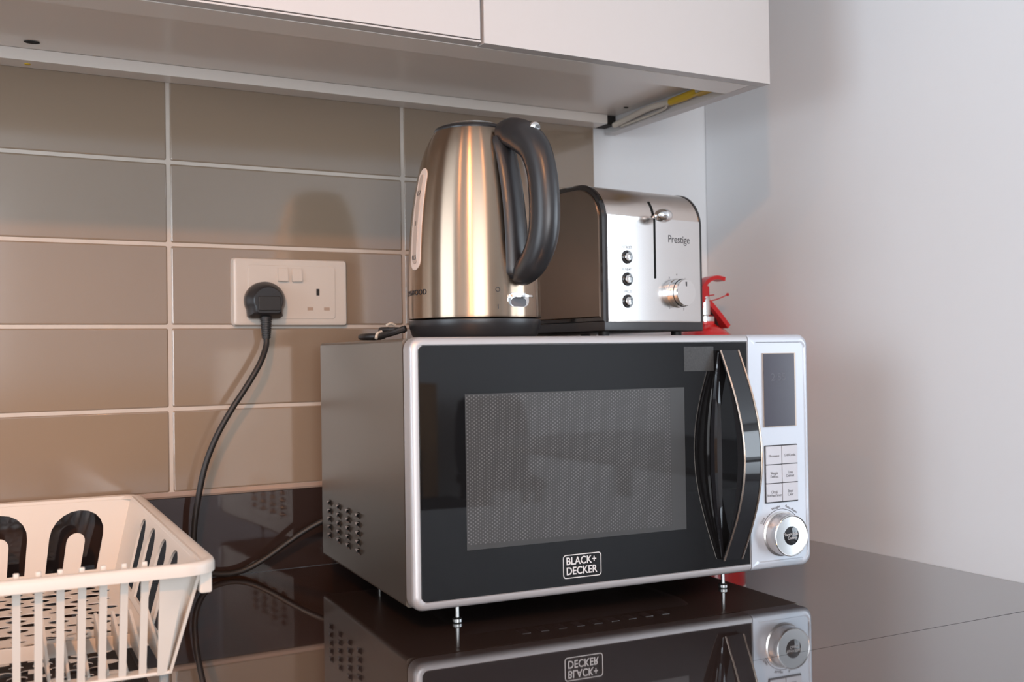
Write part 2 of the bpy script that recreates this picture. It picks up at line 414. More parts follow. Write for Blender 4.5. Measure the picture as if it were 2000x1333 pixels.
# plug and cable
pg = thing('power_plug', (0.1150, -0.0098, 0.3470), 0, 'black three-pin plug in the left socket with its cable hanging down', 'plug')
def plug_outline(s=1.0):
    out = []
    for k in range(25):
        a = R(-28 + 236 * k / 24); out.append((0.0262 * math.cos(a) * s, (0.0245 * math.sin(a) + 0.0015) * s))
    out += [(-0.0225 * s, -0.0185 * s), (-0.018 * s, -0.0215 * s), (0.018 * s, -0.0215 * s), (0.0225 * s, -0.0185 * s)]
    return out
bm = bmesh.new()
L = [[(x, y, z) for x, z in plug_outline(s)] for s, y in ((0.96, 0.0), (1.0, -0.002), (1.0, -0.008), (0.95, -0.013), (0.84, -0.018), (0.76, -0.0225), (0.68, -0.0242))]
loft(bm, L); meshobj('plug_body', bm, 'black', pg)
bm = bmesh.new(); slab(bm, rrect(-0.0135, 0.0150, -0.012, 0.0065, 0.002, 3), -0.0258, -0.0235, 0.001); meshobj('grip_pad', bm, 'blackmatt', pg)
bm = bmesh.new()
pr = [(0.0078, -0.019)]
for k in range(9):
    z = -0.022 - k * 0.0028; r_ = 0.0074 - k * 0.0002
    pr += [(r_, z), (r_, z - 0.0017), (r_ - 0.001, z - 0.0019), (r_ - 0.001, z - 0.0027)]
pr += [(0.0036, -0.0475)]
lathe(bm, pr, (0, -0.0105), 20); meshobj('strain_relief', bm, 'blackmatt', pg)
bm = bmesh.new()
W = [(0.1150, -0.0203, 0.303), (0.1135, -0.0235, 0.290), (0.1035, -0.030, 0.268), (0.0860, -0.032, 0.240), (0.0660, -0.031, 0.210), (0.0480, -0.030, 0.178), (0.0350, -0.029, 0.145), (0.0270, -0.028, 0.110), (0.0215, -0.026, 0.072), (0.0225, -0.022, 0.038), (0.036, -0.018, 0.013), (0.062, -0.015, 0.0052), (0.088, -0.014, 0.0085), (0.115, -0.017, 0.022), (0.142, -0.022, 0.040), (0.168, -0.028, 0.056), (0.200, -0.036, 0.070), (0.232, -0.040, 0.078), (0.250, -0.042, 0.085)]
tube(bm, [(a - 0.1150, b + 0.0098, c - 0.3470) for a, b, c in W], 0.0037, seg=12)
meshobj('cable', bm, 'blackmatt', pg)

# ------------------------------------------------------------------ microwave
mw = thing('microwave_oven', (0.1489, -0.4028, 0), -0.0656, 'silver microwave oven with black glass door and dial control panel', 'microwave')
ZB, ZT, WM, DM, SE = 0.0245, 0.2935, 0.4926, 0.344, 0.4052
bm = bmesh.new()
loft(bm, [[(x, y, z) for x, z in rrect(0.0008, WM - 0.0008, ZB + 0.0005, ZT - 0.0008, 0.004, 4)] for y in (0.0235, DM - 0.004)] + [[(x, DM, z) for x, z in rrect(0.004, WM - 0.004, ZB + 0.004, ZT - 0.004, 0.004, 4)]])
body = meshobj('casing', bm, 'silver_shaded', mw)
# vents in the left side
for j, yy in enumerate((0.308, 0.268, 0.228, 0.188)):
    for i in range(5):
        z = 0.0955 - i * 0.0100
        bm = bmesh.new()
        A = (0.0008, yy + 0.0095, z + 0.0006)
        arc = [(0.0008 - 0.0042 * math.sin(R(t)), yy - 0.0095, z - 0.0030 + 0.0062 * (0.5 - 0.5 * math.cos(R(t)))) for t in (0, 30, 60, 90, 120, 150, 180)]
        va = bm.verts.new(A); vs = [bm.verts.new(p) for p in arc]
        for a, b in zip(vs, vs[1:]): bm.faces.new((va, a, b))
        lv = meshobj('vent', bm, 'silver', mw)
        bm = bmesh.new(); x_ = 0.00055
        vv = [bm.verts.new((x_, yy - 0.0135, z - 0.0036)), bm.verts.new((x_, yy - 0.0115, z + 0.0042)), bm.verts.new((x_, yy - 0.004, z + 0.0040)), bm.verts.new((x_, yy + 0.004, z - 0.0004))]
        vv2 = [bm.verts.new((x_ - 0.00005, v.co.y, v.co.z)) for v in vv]
        bm.faces.new(vv); bm.faces.new(vv2)
        for k in range(4): bm.faces.new((vv[k], vv[(k + 1) % 4], vv2[(k + 1) % 4], vv2[k]))
        meshobj('vent_opening', bm, 'gap', lv)
def frame_ring(x0, x1, z0, z1, rout, gx0, gx1, gz0, gz1, rin, yback, closed=False):
    bm = bmesh.new(); L = []
    L.append([(x, yback, z) for x, z in rrect(x0 + 0.001, x1, z0 + 0.001, z1 - 0.001, rout)])
    for d, y in ((0, yback - 0.002), (0, 0.0055), (0.0012, 0.0022), (0.0038, 0.0002)):
        L.append([(x, y, z) for x, z in rrect(x0 + d * (rout[0] > .002 or rout[3] > .002), x1 - d * (rout[1] > .002), z0 + d, z1 - d, rout)])
    L.append([(x, 0.0002, z) for x, z in rrect(gx0 - 0.001, gx1 + 0.0003, gz0 - 0.001, gz1 + 0.001, rin)])
    L.append([(x, 0.0018, z) for x, z in rrect(gx0, gx1, gz0, gz1, rin)])
    loft(bm, L, True, True)
    return bm
dr = meshobj('door', frame_ring(0, SE - 0.0004, ZB, ZT, (0.012, 0.001, 0.001, 0.012), 0.0095, SE - 0.0010, 0.0335, 0.2850, (0.006, 0.0005, 0.0005, 0.006), 0.0205), 'silver', mw, angle=50)
bm = bmesh.new(); slab(bm, rrect(0.0096, SE - 0.0012, 0.0336, 0.2849, (0.0055, 0.0005, 0.0005, 0.0055)), 0.0008, 0.0016, 0.0003)
gl = meshobj('door_glass', bm, 'glassblack', dr)
meshobj('window_frame', bx(0.0580, 0.3187, 0.00064, 0.0009, 0.0803, 0.2360), mat('window_border', (0.035, 0.034, 0.033), 0.3, coat=1), dr)
meshobj('window_screen', bx(0.0583, 0.3006, 0.00052, 0.0008, 0.0856, 0.2350), 'screen', dr)
# door handle: two bowed blades
bm = bmesh.new()
N = 28; Lz0, Lz1 = 0.0420, 0.2760
def bow(t): return math.sin(math.pi * t)
def ribbon(bm, fx0, fx1, fy0, fy1, th):
    loops = []
    for k in range(N + 1):
        t = k / N; z = Lz0 + (Lz1 - Lz0) * t
        a = Vector((fx0(t), fy0(t), z)); b = Vector((fx1(t), fy1(t), z)); d = (b - a).normalized(); n_ = Vector((d.y, -d.x, 0)) * th / 2
        loops.append([a - n_, b - n_, b + n_, a + n_])
    loft(bm, loops)
# front strap
ribbon(bm, lambda t: 0.3640 , lambda t: 0.3875, lambda t: -0.0035 - 0.040 * bow(t), lambda t: -0.0035 - 0.0385 * bow(t), 0.0040)
hd = meshobj('handle', bm, 'blackgloss', dr, angle=30)
for f, xx in ((0.040, 0.3636), (0.0385, 0.3879)):
    bm = bmesh.new()
    tube(bm, [(xx, -0.0060 - f * bow(k / N), Lz0 + (Lz1 - Lz0) * k / N) for k in range(N + 1)], 0.0010, seg=8, smooth=False)
    meshobj('handle_trim', bm, 'gold', hd)
# inner web of the handle towards the door: crescent with an opening
bm = bmesh.new(); loops = []
for k in range(N + 1):
    t = k / N; z = Lz0 + (Lz1 - Lz0) * t; b = bow(t)
    y1 = -0.0045 - 0.039 * b; 
    loops.append([(0.3655, y1 + 0.0005, z), (0.3655, y1 + 0.001 + 0.0115 * b, z), (0.3860, y1 + 0.001 + 0.0115 * b, z), (0.3860, y1 + 0.0005, z)])
loft(bm, loops); meshobj('handle_core', bm, 'black', hd, angle=30)
bm = bmesh.new(); loops = []
for k in range(N + 1):
    t = k / N; z = Lz0 + 0.002 + (Lz1 - Lz0 - 0.004) * t; b = bow(t)
    xl = 0.3640 - 0.0125 * b; xr = 0.3640 + 0.0125 * b * 0.2 + .001
    loops.append([(xl, -0.0002, z), (xl + 0.001, -0.0002 - 0.006 * b - .0003, z), (xl + 0.004, -0.0002 - 0.007 * b - .0003, z), (xr, 0.0003, z)])
loft(bm, loops); meshobj('handle_base', bm, 'blackgloss', hd, angle=30)
# logo
bm = text_bm('BLACK+\nDECKER', 0.0112, weight=0.00015, align='LEFT', line=0.92, space=1.02)
for v in bm.verts:
    a, b, d = v.co; v.co = (0.1687 + a * 0.87, 0.0006 - d, 0.0532 + b)
lg = meshobj('logo', bm, 'light_print', dr, smooth=False)
bm = sheet(rrect(0.1652, 0.2107, 0.0408, 0.0655, 0.0035), [rrect(0.1661, 0.2098, 0.0417, 0.0646, 0.0028)], 0.0003, lambda u, v, t: (u, 0.0006 - t, v))
meshobj('logo_border', bm, 'light_print', lg, smooth=False)
# protective film sticker by the door's upper corner
meshobj('film_sticker', bx(0.3192, 0.3585, 0.00045, 0.0008, 0.2535, 0.2806), mat('film', (0.045, 0.045, 0.045), 0.22, noise=0.3, nscale=600), dr)
# control panel
bm = bmesh.new(); L = []
ro = (0.001, 0.012, 0.012, 0.001)
L.append([(x, 0.0235, z) for x, z in rrect(SE + 0.0006, WM - 0.001, ZB + 0.001, ZT - 0.001, ro)])
for d, y in ((0, 0.021), (0, 0.0055), (0.0012, 0.0022), (0.0038, 0.0002)):
    L.append([(x, y, z) for x, z in rrect(SE + 0.0006, WM - d, ZB + d, ZT - d, ro)])
L.append([(x, 0.0002, z) for x, z in rrect(0.4140, WM - 0.0055, 0.0335, 0.2850, (0.003, 0.008, 0.008, 0.003))])
L.append([(x, 0.0016, z) for x, z in rrect(0.4150, WM - 0.0065, 0.0345, 0.2840, (0.003, 0.008, 0.008, 0.003))])
loft(bm, L); cp = meshobj('control_panel', bm, mat('silver_panel_window_tint', (0.55, 0.585, 0.64), 0.38, metal=0.35), mw, angle=50)  # silver with the bluish window reflection put into its colour
bm = bmesh.new(); slab(bm, rrect(0.4265, 0.4735, 0.1870, 0.2722, 0.0004, 2), 0.0003, 0.0015, 0.0002); db = meshobj('display_bezel', bm, mat('bronze_bezel', (0.45, 0.36, 0.30), 0.3, metal=0.6), cp)
bm = bmesh.new(); slab(bm, rrect(0.4271, 0.4712, 0.1878, 0.2715, 0.0003, 2), -0.0003, 0.0008, 0.0002); ds = meshobj('display', bm, 'display', cp)
text('clock_digits', '2:55', 0.0125, 0.4475, -0.0004, 0.2440, mat('faint_digits', (0.09, 0.09, 0.11), 0.4), ds, depth=0.00005)
bm = bmesh.new(); slab(bm, rrect(0.4272, 0.4740, 0.0998, 0.1662, 0.001, 3), 0.0006, 0.0016, 0.0002); bf = meshobj('button_surround', bm, 'dark_print', cp)
names = [('Microwave', 'Grill/Combi.'), ('Weight\nDefrost', 'Time\nDefrost'), ('Clock/\nKitchenTimer', 'Stop/\nClear')]
for i in range(3):
    for j in range(2):
        xa = 0.4282 + j * 0.0229; za = 0.1444 - i * 0.0215
        bm = bmesh.new(); slab(bm, rrect(xa, xa + 0.0220, za, za + 0.0206, 0.0005, 2), -0.0006, 0.0012, 0.0004)
        bt = meshobj('button', bm, 'button', cp)
        text('button_text', names[i][j], 0.0046 if i else 0.0042, xa + 0.0110, -0.0007, za + 0.0092 if i else za + 0.0095, 'dark_print', bt, xs=0.80, depth=0.00005, line=0.85)
KX, KZ = 0.4495, 0.0640
bm = bmesh.new(); lathe(bm, [(0.0258, -0.001), (0.0258, 0.0012), (0.0240, 0.0022), (0.0236, 0.0150), (0.0234, 0.0172), (0.0226, 0.0180), (0.0142, 0.0160), (0.0136, 0.0158)], (KX, KZ), 64, 'Y', 0.0016)
kn = meshobj('dial', bm, mat('satin_dial', (0.72, 0.69, 0.67), 0.22, metal=1), cp)
bm = bmesh.new(); lathe(bm, [(0.0229, 0.0172), (0.0234, 0.0181), (0.0228, 0.0186), (0.0218, 0.0178)], (KX, KZ), 64, 'Y', 0.0016); meshobj('dial_rim', bm, 'chrome', kn)
bm = bmesh.new(); lathe(bm, [(0.0143, 0.0158), (0.0136, 0.0171), (0.0125, 0.0168)], (KX, KZ), 48, 'Y', 0.0016); meshobj('dial_inner_ring', bm, 'chrome', kn)
bm = bmesh.new(); lathe(bm, [(0.0126, 0.0150), (0.0124, 0.0168), (0.0100, 0.0182), (0.005, 0.0189), (0, 0.0190)], (KX, KZ), 40, 'Y', 0.0016); kb = meshobj('start_button', bm, 'blackgloss', kn)
text('start_button_text', 'Start/+30Sec./\nConfirm', 0.0046, KX, 0.0016 - 0.01905, KZ - 0.0002, 'light_print', kb, xs=0.82, depth=0.0001, line=0.9)
bm = bmesh.new()
tube(bm, [(KX + 0.0282 * math.cos(R(a)), 0.0013, KZ + 0.0282 * math.sin(R(a))) for a in range(44, 160, 8)], 0.0003, seg=6, smooth=False)
meshobj('dial_scale', bm, 'grey_print', cp)
for t_, a_ in (('Time', 148), ('Weight', 104), ('Auto Menu', 62)):
    a = R(a_); text('dial_text', t_, 0.0042, KX + 0.0310 * math.cos(a), 0.0013, KZ + 0.0310 * math.sin(a), 'grey_print', cp, rot=a - math.pi / 2, depth=0.00005)
for fx, fy in ((0.062, 0.04), (0.3945, 0.04), (0.062, 0.30), (0.3945, 0.30)):
    bm = bmesh.new(); lathe(bm, [(0.0042, 0.0), (0.0052, 0.001), (0.0052, 0.004), (0.0022, 0.0055), (0.0020, ZB + 0.002)], (fx, fy), 20); meshobj('foot', bm, 'zinc', mw)
# pressed underside plate
bm = bmesh.new(); L = []
for d, z in ((0.0, ZB - 0.0002), (0.006, ZB - 0.0055), (0.02, ZB - 0.0075)):
    L.append([(x, y, z) for x, y in rrect(0.085 + d, 0.375 - d, 0.075 + d, 0.300 - d, 0.012)])
loft(bm, L)
for k in range(9): box(bm, 0.14 + k * 0.022, 0.150 + k * 0.022, 0.048, 0.066, ZB - 0.0012, ZB, bev=0.0004)
meshobj('underside_plate', bm, 'zinc', mw)

# ------------------------------------------------------------------ kettle
KC = Vector((0.284, -0.277, 0)); kang = math.atan2(-0.989, 0.236)
z0k = 0.2937
pb = thing('kettle_stand', (KC.x, KC.y, z0k), kang, 'round black kettle power base on the microwave top', 'kettle base')
bm = bmesh.new(); lathe(bm, [(0.060, 0.0), (0.069, 0.0008), (0.0715, 0.004), (0.0745, 0.013), (0.0752, 0.0185), (0.0748, 0.0205), (0.060, 0.0210), (0, 0.0210)], seg=96)
meshobj('power_disc', bm, 'black', pb)
bm = bmesh.new()
cx, cy = 0.0, 0.0
ca, sa = math.cos(-kang), math.sin(-kang)
def k2l(x, y, z): dx, dy = x - KC.x, y - KC.y; return (dx * ca - dy * sa, dx * sa + dy * ca, z - z0k)
tube(bm, [k2l(*p) for p in ((0.205, -0.262, 0.3060), (0.193, -0.250, 0.3010), (0.190, -0.225, 0.2985), (0.200, -0.205, 0.2985), (0.188, -0.185, 0.2985), (0.195, -0.150, 0.2985), (0.23, -0.12, 0.2985))], 0.0036, seg=10)
tube(bm, [k2l(*p) for p in ((0.213, -0.240, 0.3045), (0.200, -0.226, 0.3052), (0.196, -0.212, 0.3055), (0.206, -0.190, 0.3055))], 0.0034, seg=10)
meshobj('cord', bm, 'blackmatt', pb)
bm = bmesh.new()
tube(bm, [k2l(*p) for p in ((0.196, -0.228, 0.3105), (0.202, -0.226, 0.3125), (0.208, -0.224, 0.3105))], 0.0016, seg=8)
tube(bm, [k2l(*p) for p in ((0.184, -0.225, 0.2955), (0.187, -0.222, 0.3010), (0.193, -0.220, 0.3035))], 0.0018, seg=8)
meshobj('cord_tie', bm, 'beige', pb)
kt = thing('kettle', (KC.x, KC.y, z0k + 0.0215), kang, 'brushed stainless steel kettle with black handle standing on its base', 'kettle')
zk = z0k + 0.0215
def kz(z): return z - zk
prof_k = [(0.070, kz(0.3155)), (0.0752, kz(0.3162)), (0.0757, kz(0.319)), (0.0753, kz(0.345)), (0.0748, kz(0.372)), (0.0738, kz(0.395)), (0.0722, kz(0.418)), (0.0697, kz(0.440)), (0.0665, kz(0.460)), (0.0628, kz(0.478)), (0.0585, kz(0.495)), (0.0540, kz(0.508)), (0.0488, kz(0.519)), (0.0435, kz(0.5275)), (0.0425, kz(0.5285)), (0.0400, kz(0.5285))]
def rk(z):
    for (ra, ha), (rb, hb) in zip(prof_k[2:], prof_k[3:]):
        if ha <= z <= hb: return ra + (rb - ra) * (z - ha) / (hb - ha)
    return prof_k[2][0]
bm = bmesh.new(); lathe(bm, prof_k, seg=128); meshobj('body', bm, 'steel', kt, angle=50)
bm = bmesh.new(); lathe(bm, [(0.0432, kz(0.5262)), (0.0438, kz(0.5290)), (0.0425, kz(0.5315)), (0.036, kz(0.5342)), (0.022, kz(0.5360)), (0.0, kz(0.5366))], seg=64); ld = meshobj('lid', bm, 'black', kt)
bm = bmesh.new(); lathe(bm, [(0.030, kz(0.5350)), (0.029, kz(0.5372)), (0, kz(0.5382))], seg=48); meshobj('lid_plate', bm, 'steel_flat', ld)
# handle, local +x
H = [(0.050, 0.5215), (0.066, 0.5185), (0.086, 0.5100), (0.1035, 0.4950), (0.1135, 0.4700), (0.1170, 0.4400), (0.1165, 0.4130), (0.1110, 0.3920), (0.0985, 0.3740), (0.083, 0.3640), (0.0705, 0.3650)]
rad = [0.0115, 0.0165, 0.0185, 0.0180, 0.0175, 0.0178, 0.0178, 0.0175, 0.0165, 0.0145, 0.0115]
bm = bmesh.new(); tube(bm, [(x, 0, kz(z)) for x, z in H], rad, seg=24, ref=(0, 1, 0), flat=0.86)
hn = meshobj('handle', bm, 'black', kt, angle=60)
# backing strip fixed to the body under the handle
bm = bmesh.new(); loops = []
for k in range(25):
    z = 0.357 + (0.516 - 0.357) * k / 24; r_ = rk(kz(z)); hw = 0.0175 * (1 - 0.15 * (k / 24)) if 0 < k < 24 else 0.012
    a0 = hw / r_
    loops.append([(r_ * math.cos(-a0) - .002, r_ * math.sin(-a0), kz(z)), ((r_ + 0.004) * math.cos(a0 * .8), -(r_ + 0.004) * math.sin(a0 * .8), kz(z)), (r_ + 0.0065, -hw * 0.35, kz(z)), (r_ + 0.0065, hw * 0.35, kz(z)), ((r_ + 0.004) * math.cos(a0 * .8), (r_ + 0.004) * math.sin(a0 * .8), kz(z)), (r_ * math.cos(a0) - .002, r_ * math.sin(a0), kz(z))])
loft(bm, loops); meshobj('handle_strip', bm, 'black', hn, angle=60)
bm = bmesh.new(); tube(bm, [(0.098, 0, kz(0.513)), (0.1035, 0, kz(0.5185)), (0.108, 0, kz(0.5165))], [0.005, 0.006, 0.004], seg=14); meshobj('lid_release', bm, 'chrome', hn)
# water gauge and markings, wrapped on the body
def wrap(theta0, zc, push=0.0):
    def f(u, v, t):
        z = kz(zc) + v; r_ = rk(z) + push + t; a = theta0 + u / 0.0735
        return (r_ * math.cos(a), r_ * math.sin(a), z)
    return f
vb = Vector((-0.449, -0.893)); vang = math.atan2(vb.y, vb.x)          # bearing of the camera seen from the kettle
def th(deg): return vang + R(deg) - kang                              # positive = to the right seen from the camera
def stadium(w, h, n=10):
    out = []
    for k in range(n + 1): a = math.pi * k / n; out.append((w / 2 * math.cos(a), h / 2 - w / 2 + w / 2 * math.sin(a)))
    for i in range(1, 12): out.append((-w / 2, h / 2 - w / 2 - (h - w) * i / 12))
    for k in range(n + 1): a = math.pi + math.pi * k / n; out.append((w / 2 * math.cos(a), -h / 2 + w / 2 + w / 2 * math.sin(a)))
    for i in range(1, 12): out.append((w / 2, -h / 2 + w / 2 + (h - w) * i / 12))
    return out
def gridwrap(w, h, f, nz=24, nx=8, t0=-0.001, t1=0.0012):
    """stadium pad following the body, cut as a grid"""
    bm = bmesh.new(); L = []
    for t, s in ((t0, 1), (t1 * 0.6, 1), (t1, 0.93)):
        L.append([Vector(f(u * s, v * (1 - (1 - s) * w / h), t)) for u, v in stadium(w, h)])
    rs = [[bm.verts.new(p) for p in l] for l in L]; n = len(rs[0])
    for a, b in zip(rs, rs[1:]):
        for k in range(n): bm.faces.new((a[k], a[(k + 1) % n], b[(k + 1) % n], b[k]))
    top = rs[-1]; m_ = n // 2
    # strips across: pair k with mirrored point
    rt = top[0:1] + top[m_ + 11 - 1:][::-1] if False else None
    def mir(k): return (10 - k) % n
    for k in range(0, n // 2 + 1):
        pass
    i, j = 0, 10          # right end and left end of the upper arc
    # upper cap fan pairs
    for k in range(0, 5): 
        q = [top[k], top[k + 1], top[9 - k], top[10 - k]]
        q = list(dict.fromkeys(q))
        if len(q) > 2: bm.faces.new(q)
    lo = 10 + 12          # start of lower arc
    for k in range(0, 12):
        a, b = top[10 + k], top[10 + k + 1]
        c, d = top[(n - k) % n], top[(n - k - 1) % n]
        bm.faces.new((a, b, d, c))
    for k in range(0, 5):
        q = list(dict.fromkeys([top[lo + k], top[lo + k + 1], top[lo + 9 - k], top[lo + 10 - k]]))
        if len(q) > 2: bm.faces.new(q)
    return bm
gw = wrap(th(-60), 0.4265)
gg = meshobj('water_gauge', gridwrap(0.0215, 0.114, gw), 'gauge', kt, angle=50)
gg2 = meshobj('gauge_tube', gridwrap(0.0095, 0.100, gw, t0=0.0005, t1=0.0018), mat('clear_gauge_tube', (0.42, 0.34, 0.29), 0.15), gg, angle=50)
for zz, lab in ((0.455, '1.7'), (0.421, '1'), (0.3835, '0.5')):
    bm = text_bm(lab, 0.0075, depth=0.0001)
    f = wrap(th(-60), zz)
    for v in bm.verts: v.co = f(v.co.x, v.co.y, 0.0021 + v.co.z)
    meshobj('gauge_mark', bm, 'dark_print', gg, smooth=False)
bm = text_bm('KENWOOD', 0.0085, depth=0.0001, space=1.15)
bmesh.ops.subdivide_edges(bm, edges=[e for e in bm.edges if e.calc_length() > 0.003], cuts=1)
f = wrap(th(-63), 0.3445)
for v in bm.verts: v.co = f(v.co.x, v.co.y, 0.0004 + v.co.z)
meshobj('brand_lettering', bm, 'dark_print', kt, smooth=False)
for ch, zz in (('O', 0.3450), ('I', 0.3265)):
    bm = text_bm(ch, 0.0072, depth=0.0001); f = wrap(th(19.5), zz)
    for v in bm.verts: v.co = f(v.co.x, v.co.y, 0.0004 + v.co.z)
    meshobj('switch_mark', bm, 'dark_print', kt, smooth=False)
# switch
bm = gridwrap(0.0155, 0.031, lambda u, v, t: wrap(th(40), 0.3345)(v, u, t), t0=-0.001, t1=0.0006); swb = meshobj('switch_recess', bm, 'chrome', kt, angle=50)
bm = gridwrap(0.0095, 0.022, lambda u, v, t: wrap(th(39.5), 0.3318)(v, u, t), t0=0.0002, t1=0.0010); meshobj('switch_opening', bm, 'grey_print', swb, angle=50)
a_ = th(41); bm = bmesh.new()
L = []
for k in range(9):
    q = -1 + 2 * k / 8; aa = a_ + q * 0.19; 
    rr_ = 0.0757; ext = 0.006 + 0.007 * (1 - q * q)
    L.append([((rr_ - 0.001) * math.cos(aa), (rr_ - 0.001) * math.sin(aa), kz(0.3365)), ((rr_ + ext) * math.cos(aa), (rr_ + ext) * math.sin(aa), kz(0.3370)), ((rr_ + ext) * math.cos(aa), (rr_ + ext) * math.sin(aa), kz(0.3392)), ((rr_ - 0.001) * math.cos(aa), (rr_ - 0.001) * math.sin(aa), kz(0.3402))])
loft(bm, L); bmesh.ops.bevel(bm, geom=list(bm.edges), offset=0.0004, segments=2, affect='EDGES')
meshobj('switch', bm, 'chrome', swb, angle=50)

# ------------------------------------------------------------------ toaster
to = thing('toaster', (0.464, -0.27, z0k), 0.137, 'stainless steel two-slice toaster with chrome dial beside the kettle', 'toaster')
TWd, TD = 0.1755, 0.235
def tprof(d=0.0, zb=0.020, top=0.1935, rf=0.047, rb=0.03):
    pts = [(d, zb + d)]
    n = 12
    for k in range(n + 1):
        a = R(180 - 90 * k / n); pts.append((rf + (rf - d) * math.cos(a), top - rf + (rf - d) * math.sin(a)))
    for k in range(n + 1):
        a = R(90 - 90 * k / n); pts.append((TD - rb + (rb - d) * math.cos(a), top - rb + (rb - d) * math.sin(a)))
    pts.append((TD - d, zb + d)); return pts
def tx(bm, x0, x1, d0=0.0, d1=0.0, **k):
    loft(bm, [[(x0, y, z) for y, z in tprof(d0, **k)], [(x1, y, z) for y, z in tprof(d1, **k)]])
bm = bmesh.new(); tx(bm, 0.0075, TWd - 0.0045); wr = meshobj('steel_wrap', bm, mat('brushed_steel_cap', (0.70, 0.63, 0.58), 0.24, metal=1, aniso=0.0), to, angle=30)
for xa, xb, xc_, in ((0.0076, 0.0035, 0.0012), (TWd - 0.0046, TWd - 0.0015, TWd - 0.0002)):
    bm = bmesh.new(); loft(bm, [[(x, y, z) for y, z in tprof(d)] for x, d in ((xa, -0.0006), (xb, -0.0010), (xc_, 0.0012), (xc_, 0.004))])
    meshobj('edge_rim', bm, 'blackgloss', to, angle=40)
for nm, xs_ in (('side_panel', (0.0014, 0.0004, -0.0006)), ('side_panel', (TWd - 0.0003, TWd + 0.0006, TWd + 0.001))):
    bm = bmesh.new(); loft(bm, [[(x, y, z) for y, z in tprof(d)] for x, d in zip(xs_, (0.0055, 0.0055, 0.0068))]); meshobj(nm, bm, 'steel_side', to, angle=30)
bm = bmesh.new(); slab(bm, rrect(0.0080, TWd - 0.0048, 0.0208, 0.1530, 0.0005, 2), -0.0010, 0.001, 0.0004); fp = meshobj('front_panel', bm, 'steel_flat', to)
bm = bmesh.new(); box(bm, 0.0010, TWd - 0.0005, -0.0008, TD + 0.001, 0.0085, 0.0205, bev=0.0015); meshobj('base_strip', bm, mat('grey_black_base', (0.035, 0.037, 0.042), 0.3), to)
for fx, fy in ((0.018, 0.02), (TWd - 0.03, 0.02), (0.018, TD - 0.03), (TWd - 0.03, TD - 0.03)):
    bm = bmesh.new(); lathe(bm, [(0.0065, 0), (0.007, 0.001), (0.007, 0.009)], (fx, fy), 20); meshobj('foot', bm, 'blackmatt', to)
# lever slot: up the front panel and over the curve
bm = bmesh.new(); P = tprof(-0.0004)
pts = [(-0.00125, 0.0755), (-0.00125, 0.1530)] + [(y - 0.0002, z) for y, z in P[2:7] if z > 0.153]
loops = []
for y, z in pts: loops.append([(0.0865, y, z), (0.0900, y, z)])
vs = [[bm.verts.new(p) for p in l] for l in loops]
for a, b in zip(vs, vs[1:]): bm.faces.new((a[0], a[1], b[1], b[0]))
ex = bmesh.ops.solidify(bm, geom=list(bm.faces), thickness=0.0004)
meshobj('lever_slot', bm, mat('slot_black', (0.008, 0.012, 0.012), 0.7), to, smooth=False)
bm = bmesh.new()
tube(bm, [(0.0883, -0.001, 0.1540), (0.0883, -0.009, 0.1540)], [0.003, 0.003], seg=12, smooth=False)
bmesh.ops.create_icosphere(bm, subdivisions=4, radius=1, matrix=Matrix.Translation((0.0883, -0.0175, 0.1540)) @ Matrix.Diagonal((0.0130, 0.0105, 0.0086, 1)))
meshobj('lever', bm, 'chrome', to)
for i, (zb, lab) in enumerate(((0.1010, 'DEFROST'), (0.0733, 'REHEAT'), (0.0457, 'CANCEL'))):
    bm = bmesh.new(); lathe(bm, [(0.0086, 0.0), (0.0084, 0.0014), (0.0078, 0.0018), (0.0060, 0.0016), (0.0056, 0.0008)], (0.0400, zb), 32, 'Y', -0.0009); b_ = meshobj('button', bm, 'blackgloss', to)
    bm = bmesh.new(); lathe(bm, [(0.0054, 0.0), (0.0053, 0.0028), (0.0046, 0.0034), (0.0030, 0.0030), (0, 0.0026)], (0.0400, zb), 32, 'Y', -0.0009); meshobj('button_cap', bm, 'chrome', b_)
    text('button_text', lab, 0.0050, 0.0395, -0.0011, zb + 0.0122, 'grey_print', to, xs=0.86, depth=0.00005)
text('brand_lettering', 'Prestige', 0.0138, 0.1320, -0.0011, 0.1273, 'dark_print', to, xs=0.90, depth=0.00005)
bm = bmesh.new(); lathe(bm, [(0.0190, 0.0), (0.0190, 0.0016), (0.0178, 0.0030), (0.0176, 0.0100), (0.0172, 0.0106), (0.0174, 0.0112), (0.0172, 0.0162), (0.0166, 0.0172), (0.008, 0.0176), (0, 0.0176)], (0.1268, 0.0575), 64, 'Y', -0.0009); dl = meshobj('dial', bm, 'chrome', to, angle=25)
bm = bmesh.new(); lathe(bm, [(0.0176, 0.0102), (0.0182, 0.0107), (0.0176, 0.0112)], (0.1268, 0.0575), 64, 'Y', -0.0009); meshobj('dial_groove', bm, 'blackgloss', dl)
bm = bmesh.new(); box(bm, 0.1255, 0.1275, -0.0188, -0.0183, 0.0655, 0.0715, bev=0.0003); meshobj('dial_pointer', bm, 'dark_print', dl)
for t_, a_ in (('1', -125), ('2', 165), ('3', 125), ('4', 90), ('5', 50), ('6', 10), ('7', -60)):
    a = R(a_); text('dial_number', t_, 0.0044, 0.1268 + 0.0240 * math.cos(a), -0.0011, 0.0575 + 0.0240 * math.sin(a), 'grey_print', to, depth=0.00005)
for xs0 in (0.045, 0.100):
    bm = bx(xs0, xs0 + 0.030, 0.060, 0.200, 0.1930, 0.1942, bev=0.0004); meshobj('bread_slot', bm, 'gap', to)

